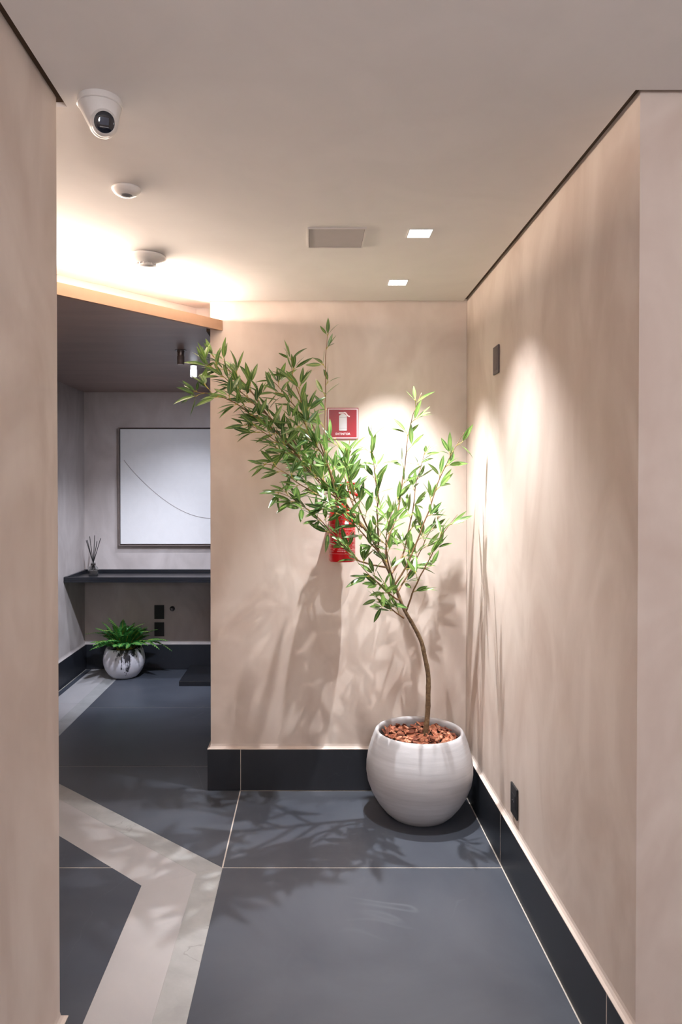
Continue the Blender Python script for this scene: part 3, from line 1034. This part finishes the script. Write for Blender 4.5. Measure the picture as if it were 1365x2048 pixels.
lv = MB().tube(catmull([(-0.026, 0, 0.352), (0.012, 0, 0.372), (0.046, 0, 0.376), (0.078, 0, 0.364)], 4), [0.0075] * 12 + [0.005], 8)
lv.build('squeeze_lever', M['ext_red'], t, smooth=True)
MB().tube(catmull([(-0.012, -0.004, 0.340), (-0.030, -0.008, 0.338), (-0.044, -0.010, 0.326)], 4), 0.0085, 10).build('nozzle', M['ext_dark'], t, smooth=True)
g1 = MB().lathe([(0.014, 0.0), (0.014, 0.008), (0.011, 0.010), (0.0005, 0.010)], 24, (0, -0.013, 0.318), mat=rx).build('pressure_gauge', M['chrome'], t, smooth=True, auto=40)
MB().box(-0.022, 0.022, 0.0125, 0.1083, 0.322, 0.334).box(-0.022, 0.022, 0.1040, 0.1083, 0.280, 0.345).build('wall_bracket', M['ext_dark'], t)
# printed label: rows of white marks wrapped on the body
rnd = random.Random(5)
mb = MB()


def wrap(a0, a1, z0, z1, rr=r0 + 0.0006):
    k = max(1, int((a1 - a0) / 0.12))
    for i in range(k):
        b0_, b1_ = a0 + (a1 - a0) * i / k, a0 + (a1 - a0) * (i + 1) / k
        p = [(rr * math.sin(a), -rr * math.cos(a), z) for a, z in ((b0_, z0), (b1_, z0), (b1_, z1), (b0_, z1))]
        mb.add(p, [(0, 1, 2, 3)])


z = 0.175
while z > 0.045:
    a = -1.25
    hgt = rnd.choice((0.0016, 0.0016, 0.0030))
    while a < 1.25:
        wd = rnd.uniform(0.04, 0.16)
        if not (-0.62 < a < -0.50) and rnd.random() < 0.82:
            wrap(a, min(a + wd, 1.25), z, z + hgt)
        a += wd + 0.03
    z -= hgt + 0.0046
wrap(-1.25, 1.25, 0.0395, 0.0405)
wrap(-0.55, 1.25, 0.186, 0.1868)
mb.build('printed_label', M['ext_print'], t)
mb = MB()
seal = [(0.30 + 0.17 * math.cos(2 * PI * i / 20), 0.186 + 0.0115 * math.sin(2 * PI * i / 20)) for i in range(20)]
rr = r0 + 0.0012
mb.add([(rr * math.sin(a), -rr * math.cos(a), z) for a, z in seal], [tuple(range(20))])
mb.build('inspection_seal', M['sign_grey'], t)

# ------------------------------------------------------------------ planter and mulch
PC = Vector((0.4995, 3.335, 0.0005))
prof = [(0.02, 0.0), (0.118, 0.0), (0.135, 0.006), (0.160, 0.028), (0.190, 0.065), (0.217, 0.110), (0.236, 0.160), (0.2430, 0.205), (0.2420, 0.245), (0.2345, 0.290), (0.2205, 0.340),
        (0.2065, 0.376), (0.2010, 0.388), (0.1965, 0.392), (0.1910, 0.392), (0.1870, 0.388), (0.1850, 0.380), (0.1880, 0.360), (0.1960, 0.330), (0.20, 0.325)]
sm = []
for i in range(len(prof) - 1):
    sm.append(prof[i])
mb = MB().lathe(prof, 96)
o = mb.build('planter_pot', M['planter'], smooth=True, auto=60)
o.location = PC
tag(o, 'big round pale grey planter pot holding the small tree in the corner', 'planter')
mul = thing('bark_mulch', 'layer of reddish brown bark chips filling the big grey planter', 'mulch', PC + Vector((0, 0, 0.346)))
MB().lathe([(0.190, -0.004), (0.190, 0.0), (0.10, 0.010), (0.0005, 0.014)], 48).build('soil_bed', M['soil'], mul, smooth=True, auto=40)
rnd = random.Random(11)
chips = []
for k in range(8):
    n = rnd.randint(5, 7)
    L, Wd, T = rnd.uniform(0.026, 0.050), rnd.uniform(0.014, 0.024), rnd.uniform(0.0025, 0.005)
    poly = [(L * 0.6 * math.cos(2 * PI * i / n) * rnd.uniform(0.75, 1.1), Wd * 0.6 * math.sin(2 * PI * i / n) * rnd.uniform(0.75, 1.15)) for i in range(n)]
    mb = MB().prism(poly, -T / 2, T / 2)
    mb.v = [(x + rnd.uniform(-.001, .001), y + rnd.uniform(-.001, .001), z + 3.0 * y * y * rnd.uniform(-3, 3) + rnd.uniform(-.0008, .0008)) for x, y, z in mb.v]
    chips.append(mb.mesh('bark_chip', M['chip%d' % (k % 4)]))
for k in range(270):
    rr = 0.165 * math.sqrt(rnd.random())
    a = rnd.uniform(0, 2 * PI)
    o = link('bark_chip', rnd.choice(chips), mul)
    o.location = (rr * math.cos(a), rr * math.sin(a), 0.013 + 0.011 * (1 - rr / 0.18) + rnd.uniform(0, 0.016))
    o.rotation_euler = (rnd.gauss(0, 0.38), rnd.gauss(0, 0.38), rnd.uniform(0, 2 * PI))
    s_ = rnd.uniform(0.75, 1.15)
    o.scale = (s_, s_, s_)

# ------------------------------------------------------------------ the small tree
TRUNK = [(0.528, 3.330, 0.345), (0.528, 3.330, 0.387), (0.537, 3.330, 0.470), (0.539, 3.330, 0.553), (0.538, 3.325, 0.646), (0.521, 3.320, 0.735), (0.504, 3.315, 0.804), (0.469, 3.310, 0.874), (0.437, 3.305, 0.929),
         (0.411, 3.300, 0.982), (0.381, 3.295, 1.063), (0.346, 3.290, 1.142), (0.305, 3.280, 1.222), (0.266, 3.270, 1.291)]
BRANCHES = {
    'main_left': [(0.266, 3.270, 1.291), (0.175, 3.250, 1.403), (0.085, 3.230, 1.504), (-0.004, 3.210, 1.603), (-0.085, 3.190, 1.725), (-0.145, 3.170, 1.780), (-0.211, 3.160, 1.835), (-0.285, 3.140, 1.901), (-0.389, 3.130, 1.990), (-0.452, 3.120, 2.044)],
    'low_tip': [(-0.048, 3.200, 1.635), (-0.111, 3.140, 1.708), (-0.182, 3.100, 1.767), (-0.254, 3.070, 1.813), (-0.321, 3.050, 1.861), (-0.408, 3.030, 1.889), (-0.489, 3.020, 1.901)],
    'vertical': [(0.175, 3.250, 1.403), (0.105, 3.300, 1.538), (0.065, 3.330, 1.666), (0.063, 3.350, 1.747), (0.067, 3.360, 1.870), (0.070, 3.370, 1.993), (0.070, 3.380, 2.140), (0.082, 3.380, 2.223)],
    'upper_a': [(0.130, 3.240, 1.459), (0.056, 3.200, 1.659), (0.029, 3.180, 1.735), (-0.008, 3.170, 1.812), (-0.040, 3.160, 1.874), (-0.066, 3.160, 1.949), (-0.081, 3.160, 2.012), (-0.084, 3.160, 2.072)],
    'upper_b': [(0.040, 3.220, 1.559), (0.007, 3.260, 1.716), (-0.062, 3.280, 1.854), (-0.100, 3.280, 1.901), (-0.155, 3.290, 1.968), (-0.207, 3.300, 2.001)],
    'mid_left': [(0.198, 3.260, 1.358), (0.145, 3.180, 1.449), (0.067, 3.140, 1.512), (0.005, 3.100, 1.567), (-0.058, 3.070, 1.636), (-0.118, 3.040, 1.676), (-0.177, 3.020, 1.719), (-0.225, 3.000, 1.746), (-0.272, 2.990, 1.760)],
    'mid_low': [(0.231, 3.260, 1.325), (0.147, 3.140, 1.407), (0.060, 3.070, 1.461), (-0.008, 3.040, 1.493), (-0.063, 3.010, 1.530), (-0.104, 2.990, 1.565), (-0.157, 2.980, 1.595), (-0.197, 2.970, 1.599)],
    'low_left': [(0.346, 3.290, 1.142), (0.217, 3.220, 1.177), (0.184, 3.180, 1.218), (0.137, 3.140, 1.254), (0.086, 3.100, 1.319), (0.028, 3.070, 1.381), (-0.033, 3.050, 1.426), (-0.080, 3.030, 1.462), (-0.136, 3.020, 1.485)],
    'right_tall': [(0.346, 3.290, 1.142), (0.342, 3.310, 1.220), (0.356, 3.320, 1.278), (0.390, 3.340, 1.357), (0.408, 3.350, 1.426), (0.420, 3.360, 1.511), (0.440, 3.370, 1.633), (0.457, 3.380, 1.770), (0.482, 3.380, 1.858), (0.515, 3.380, 1.941)],
    'right_out': [(0.381, 3.295, 1.063), (0.438, 3.300, 1.153), (0.476, 3.300, 1.246), (0.520, 3.290, 1.366), (0.541, 3.280, 1.423), (0.577, 3.270, 1.540), (0.604, 3.260, 1.600), (0.640, 3.250, 1.673), (0.684, 3.250, 1.751)],
    'right_low': [(0.432, 3.305, 0.934), (0.463, 3.250, 1.051), (0.495, 3.200, 1.139), (0.526, 3.160, 1.213), (0.553, 3.130, 1.280), (0.594, 3.110, 1.348), (0.626, 3.100, 1.391)],
    'centre_tall': [(0.305, 3.280, 1.222), (0.299, 3.220, 1.329), (0.290, 3.190, 1.397), (0.294, 3.170, 1.469), (0.278, 3.160, 1.558), (0.271, 3.150, 1.625), (0.264, 3.150, 1.709)],
    'right_mid': [(0.363, 3.295, 1.108), (0.423, 3.360, 1.193), (0.458, 3.400, 1.306), (0.485, 3.430, 1.422), (0.502, 3.450, 1.530), (0.534, 3.460, 1.637), (0.553, 3.460, 1.706)],
    'small_low': [(0.423, 3.305, 0.911), (0.387, 3.270, 0.940), (0.338, 3.230, 0.978), (0.303, 3.210, 1.001)],
    'low_twig': [(0.404, 3.300, 0.994), (0.375, 3.260, 1.011), (0.300, 3.180, 1.082), (0.249, 3.140, 1.131), (0.193, 3.110, 1.196)],
    'centre_fill': [(0.277, 3.270, 1.273), (0.225, 3.180, 1.384), (0.178, 3.120, 1.482), (0.155, 3.090, 1.599), (0.165, 3.080, 1.694)],
    'centre_low': [(0.381, 3.295, 1.063), (0.346, 3.220, 1.161), (0.327, 3.170, 1.254), (0.337, 3.140, 1.342), (0.352, 3.120, 1.412)],
    'right_short': [(0.393, 3.300, 1.028), (0.465, 3.380, 1.121), (0.517, 3.420, 1.211), (0.567, 3.440, 1.303), (0.611, 3.450, 1.369)],
    'left_fill': [(0.152, 3.240, 1.430), (0.087, 3.320, 1.481), (-0.004, 3.360, 1.573), (-0.085, 3.380, 1.643), (-0.167, 3.390, 1.690)],
    'inner_fill': [(0.107, 3.235, 1.482), (0.071, 3.120, 1.600), (0.039, 3.070, 1.661), (-0.024, 3.030, 1.738), (-0.090, 3.010, 1.786)],
    'front_low': [(0.330, 3.285, 1.177), (0.268, 3.160, 1.254), (0.209, 3.090, 1.323), (0.143, 3.050, 1.378), (0.079, 3.020, 1.410), (0.034, 3.010, 1.415)],
    'crown_fill': [(0.220, 3.260, 1.347), (0.179, 3.330, 1.470), (0.157, 3.360, 1.562), (0.158, 3.380, 1.643), (0.117, 3.390, 1.725)],
    'tip_fill': [(-0.177, 3.165, 1.801), (-0.268, 3.220, 1.934), (-0.347, 3.240, 2.014), (-0.404, 3.250, 2.060), (-0.439, 3.260, 2.091)],
}
# per branch: (share of length that is bare, spacing of leaf clusters, leaves per cluster)
STYLE = {'main_left': (0.18, 0.046, 4), 'low_tip': (0.20, 0.055, 4), 'vertical': (0.22, 0.105, 3), 'upper_a': (0.30, 0.072, 4), 'upper_b': (0.35, 0.062, 4), 'right_tall': (0.10, 0.105, 4),
         'right_out': (0.10, 0.092, 4), 'right_low': (0.20, 0.085, 4), 'right_mid': (0.15, 0.095, 4), 'small_low': (0.20, 0.050, 3), 'low_twig': (0.15, 0.062, 4), 'right_short': (0.12, 0.08, 4),
         'centre_tall': (0.12, 0.085, 4)}
TB = Vector(TRUNK[0])
tree = thing('potted_tree', 'small leaning tree with narrow green leaves growing from the big grey planter', 'tree', TB)


def leaf_mesh(seed):
    r_ = random.Random(seed)
    n, bend, fold, side = 6, r_.uniform(-0.10, 0.22), r_.uniform(0.10, 0.30), r_.uniform(-0.10, 0.10)
    wid = r_.uniform(0.112, 0.140)
    v, f, uv = [], [], []
    for i in range(n + 1):
        t_ = i / n
        w = wid * (math.sin(PI * min(1, t_ ** 0.82)) ** 0.85 if 0 < t_ < 1 else 0.02)
        zc = -bend * t_ * t_
        xc = side * t_ * t_
        v += [(xc - w, t_, zc + fold * w), (xc, t_, zc), (xc + w, t_, zc + fold * w)]
        uv += [(0.0, t_), (0.5, t_), (1.0, t_)]
    for i in range(n):
        k = 3 * i
        f += [(k, k + 1, k + 4, k + 3), (k + 1, k + 2, k + 5, k + 4)]
    return v, f, uv


LV = [leaf_mesh(s_) for s_ in range(7)]


def mesh_uv(name, v, f, uv, mats, mi=None):
    me = bpy.data.meshes.new(name)
    me.from_pydata(v, [], f)
    ul = me.uv_layers.new(name='UVMap')
    idx = [0] * len(me.loops)
    me.loops.foreach_get('vertex_index', idx)
    flatuv = []
    for i in idx:
        flatuv += uv[i]
    ul.data.foreach_set('uv', flatuv)
    for mt in mats:
        me.materials.append(mt)
    for i, p in enumerate(me.polygons):
        p.use_smooth = True
        if mi:
            p.material_index = mi[i]
    me.update()
    return me


LM = [mesh_uv('leaf', v, f, uv, [M['leaf']]) for v, f, uv in LV]
# trunk with knobbly nodes
tp = catmull(TRUNK, 5)
rad = []
for i, p in enumerate(tp):
    u = i / (len(tp) - 1)
    r_ = 0.0128 * (1 - u) + 0.0052 * u
    if i % 5 == 2 and i > 2:
        r_ *= 1.10
    rad.append(r_)
mb = MB().tube([p - TB for p in tp], rad, 14)
mb.build('trunk', M['bark'], tree, smooth=True)
rnd = random.Random(21)
leaves = []      # (branch object, matrix, variant, importance)
eye_p = Vector((0, 0, 1.5))


def axis_matrix(loc, d, nrm, s_):
    y = d.normalized()
    x = y.cross(nrm)
    if x.length < 1e-4:
        x = y.orthogonal()
    x.normalize()
    z = x.cross(y)
    return Matrix.Translation(loc) @ Matrix((x, y, z)).transposed().to_4x4() @ Matrix.Scale(s_, 4)


def blocked(p):
    return p.y > YB - 0.01 or p.x > XR - 0.01 or p.z > HC - 0.02


for nm, path in BRANCHES.items():
    pts = catmull(path, 5)
    bare, gap, per = STYLE.get(nm, (0.24, 0.060, 4))
    if nm.startswith('right') or nm in ('vertical', 'centre_tall'):
        gap *= 0.70
    else:
        gap *= 0.68
        per += 1
    cum = [0.0]
    for a, b_ in zip(pts, pts[1:]):
        cum.append(cum[-1] + (b_ - a).length)
    tot = cum[-1]
    # slight natural wobble
    pts = [p + 0.004 * Vector(mnoise.noise_vector(p * 18)) * min(1, c / 0.1) for p, c in zip(pts, cum)]
    r_b = 0.0048 if nm in ('main_left',) else 0.0034
    mb = MB().tube([p - TB for p in pts], [r_b * (1 - c / tot) + 0.0011 for c in cum], 7)
    bo_leaves = []
    s_ = bare * tot
    side = 1
    while s_ < tot + 0.001:
        i = min(len(cum) - 2, max(k for k in range(len(cum)) if cum[k] <= s_ + 1e-9) if s_ < tot else len(cum) - 2)
        tt = (s_ - cum[i]) / max(1e-6, cum[i + 1] - cum[i])
        p = pts[i].lerp(pts[i + 1], min(1, tt))
        d = (pts[i + 1] - pts[i]).normalized()
        end = s_ > tot - gap
        # a short side twig carrying a tuft of leaves
        sidev = d.cross(Vector((0, -1, 0.3))).normalized() * side
        out = (d * (1.0 if not end else 2.5) + sidev * rnd.uniform(0.35, 0.95) + Vector((0, rnd.uniform(-0.75, 0.35), rnd.uniform(0.0, 0.35)))).normalized()
        tl = rnd.uniform(0.018, 0.055) if not end else 0.015
        q_ = p + out * tl
        if not blocked(q_):
            mb.tube([p - TB, p.lerp(q_, 0.5) + Vector((0, 0, 0.003)) - TB, q_ - TB], [0.0016, 0.0013, 0.0010], 5, mi=1)
            for j in range(per if rnd.random() < 0.75 else per - 1):
                base = p.lerp(q_, rnd.uniform(0.35, 1.0))
                dd = (out * rnd.uniform(0.7, 1.3) + Vector((rnd.gauss(0, 0.55), rnd.gauss(0, 0.5), rnd.gauss(0, 0.45)))).normalized()
                nv = Vector((rnd.gauss(0, 0.42), -0.45 + rnd.gauss(0, 0.45), 0.90 + rnd.gauss(0, 0.3)))
                ln = rnd.uniform(0.060, 0.098) * (0.85 if end else 1.0)
                if blocked(base + dd * ln):
                    dd.y = -abs(dd.y)
                    dd.x = -abs(dd.x) if base.x > 0.6 else dd.x
                    if blocked(base + dd * ln):
                        continue
                st = base + dd * 0.009
                # the sign on the wall stays readable: no leaf between it and the doorway side
                hid = False
                for q2 in (st, st + dd * ln * 0.5, st + dd * ln):
                    k2 = (YB - eye_p.y) / (q2.y - eye_p.y)
                    sx_, sz_ = q2.x * k2, eye_p.z + (q2.z - eye_p.z) * k2
                    hid = hid or (0.108 < sx_ < 0.245 and 1.755 < sz_ < 1.915)
                if hid:
                    continue
                mb.tube([base - TB, st - TB], [0.0009, 0.0008], 4, mi=1)
                mat4 = axis_matrix(st - TB, dd, nv, ln)
                zn = mat4.to_3x3() @ Vector((0, 0, 1))
                view = (eye_p - st).normalized()
                imp = ln * abs(zn.normalized().dot(view)) * (1.0 / (st - eye_p).length) * (1.0 if st.y < 3.3 else 0.9)
                bo_leaves.append((mat4, rnd.randrange(7), imp))
        side = -side
        s_ += gap * rnd.uniform(0.75, 1.2)
    bo = mb.build('branch', [M['twig'], M['petiole']], tree, smooth=True)
    leaves += [(bo,) + l for l in bo_leaves]
leaves.sort(key=lambda l: -l[3])
for bo, mat4, var, imp in leaves[:300]:
    o = link('leaf', LM[var], bo)
    o.matrix_local = mat4
rv, rf, ruv = [], [], []
for bo, mat4, var, imp in leaves[300:]:
    v, f, uv = LV[var]
    k = len(rv)
    rv += [tuple(mat4 @ Vector(p)) for p in v]
    rf += [tuple(i + k for i in q_) for q_ in f]
    ruv += uv
if rv:
    o = link('foliage', mesh_uv('foliage', rv, rf, ruv, [M['leaf']]), tree)
    o['kind'] = 'stuff'
print('LEAVES', len(leaves))

# ------------------------------------------------------------------ fern and its pot
FC = Vector((-1.487, 5.795, 0.0005))
prof = [(0.02, 0.0), (0.085, 0.0), (0.098, 0.005), (0.122, 0.028), (0.147, 0.066), (0.161, 0.108), (0.164, 0.140), (0.160, 0.176), (0.149, 0.212), (0.140, 0.232), (0.136, 0.236), (0.130, 0.236), (0.127, 0.230), (0.132, 0.205), (0.135, 0.200)]
o = MB().lathe(prof, 72).build('fern_pot', M['fern_pot'], smooth=True, auto=60)
o.location = FC
tag(o, 'small round white pot with black streaks holding the fern', 'flower pot')
fern = thing('fern', 'bushy green fern in the streaked white pot under the shelf', 'fern', FC + Vector((0, 0, 0.205)))
MB().lathe([(0.128, -0.006), (0.128, 0.0), (0.0005, 0.012)], 40).build('soil_bed', M['soil'], fern, smooth=True, auto=40)


def frond_mesh(seed):
    r_ = random.Random(seed)
    v, f, uv, mi = [], [], [], []
    n = 20
    arch = r_.uniform(0.18, 0.42)
    cur = []
    for i in range(n + 1):
        t_ = i / n
        cur.append(Vector((0.03 * math.sin(3 * t_ + seed), t_, arch * (0.55 * math.sin(PI * t_ * 0.8) - 0.75 * t_ ** 2.2))))
    for i in range(2, n + 1):
        p = cur[i]
        t_ = i / n
        tg = (cur[min(i + 1, n)] - cur[i - 1]).normalized()
        w = 0.17 * math.sin(PI * (0.12 + 0.86 * t_)) ** 0.7 * (1 if i < n else 0.6)
        for s_ in (-1, 1):
            d = (Vector((s_, 0, 0)) * 0.9 + tg * 0.5 + Vector((0, 0, r_.uniform(-0.18, 0.12)))).normalized()
            b_ = tg * 0.034
            q_ = p + d * w * r_.uniform(0.9, 1.1)
            k = len(v)
            m_ = p.lerp(q_, 0.5)
            v += [p - b_, p + b_ * 0.8, m_ + b_ * 1.05 + Vector((0, 0, 0.012)), q_ - Vector((0, 0, 0.012)), m_ - b_ * 1.05 + Vector((0, 0, 0.012))]
            uv += [(0.5, 0), (0.5, 0), (0.9, 0.5), (0.9, 1), (0.1, 0.5)]
            f += [(k, k + 1, k + 2, k + 3, k + 4)]
            mi += [0]
    # rachis
    mb = MB().tube(cur, [0.012 * (1 - i / n) + 0.004 for i in range(n + 1)], 5)
    k = len(v)
    v += [Vector(p) for p in mb.v]
    uv += [(0.5, 0.5)] * len(mb.v)
    f += [tuple(i + k for i in q_) for q_ in mb.f]
    mi += [1] * len(mb.f)
    return mesh_uv('frond', [tuple(p) for p in v], f, uv, [M['fern_leaf'], M['petiole']], mi)


FM = [frond_mesh(s_) for s_ in range(6)]
rnd = random.Random(4)
for k in range(64):
    az = k * 2.39996 + rnd.uniform(-0.25, 0.25)
    u = k / 63
    tilt = math.radians(72 - 62 * u + rnd.uniform(-8, 8))     # inner fronds stand up, outer ones spread
    if k < 20:
        tilt = math.radians(rnd.uniform(52, 82))
    elif k < 42:
        tilt = math.radians(rnd.uniform(25, 52))
    else:
        tilt = math.radians(rnd.uniform(2, 24))
    ln = rnd.uniform(0.24, 0.32)
    hd = Vector((math.cos(az), math.sin(az), 0))
    if hd.y > 0.25:
        ln *= 0.72
        tilt = max(tilt, math.radians(38))
    elif hd.y < -0.45:
        tilt = max(tilt, math.radians(24))
        ln *= 0.88
    if hd.x < -0.5:
        ln *= 0.95
    d = hd * math.cos(tilt) + Vector((0, 0, 1)) * math.sin(tilt)
    nrm = Vector((0, 0, 1)) * math.cos(tilt) - hd * math.sin(tilt)
    base = Vector((hd.x * rnd.uniform(0.01, 0.06), hd.y * rnd.uniform(0.01, 0.06), 0.012))
    o = link('frond', FM[k % 6], fern)
    o.matrix_local = axis_matrix(base, d, nrm + Vector((rnd.gauss(0, .2), rnd.gauss(0, .2), 0)), ln)
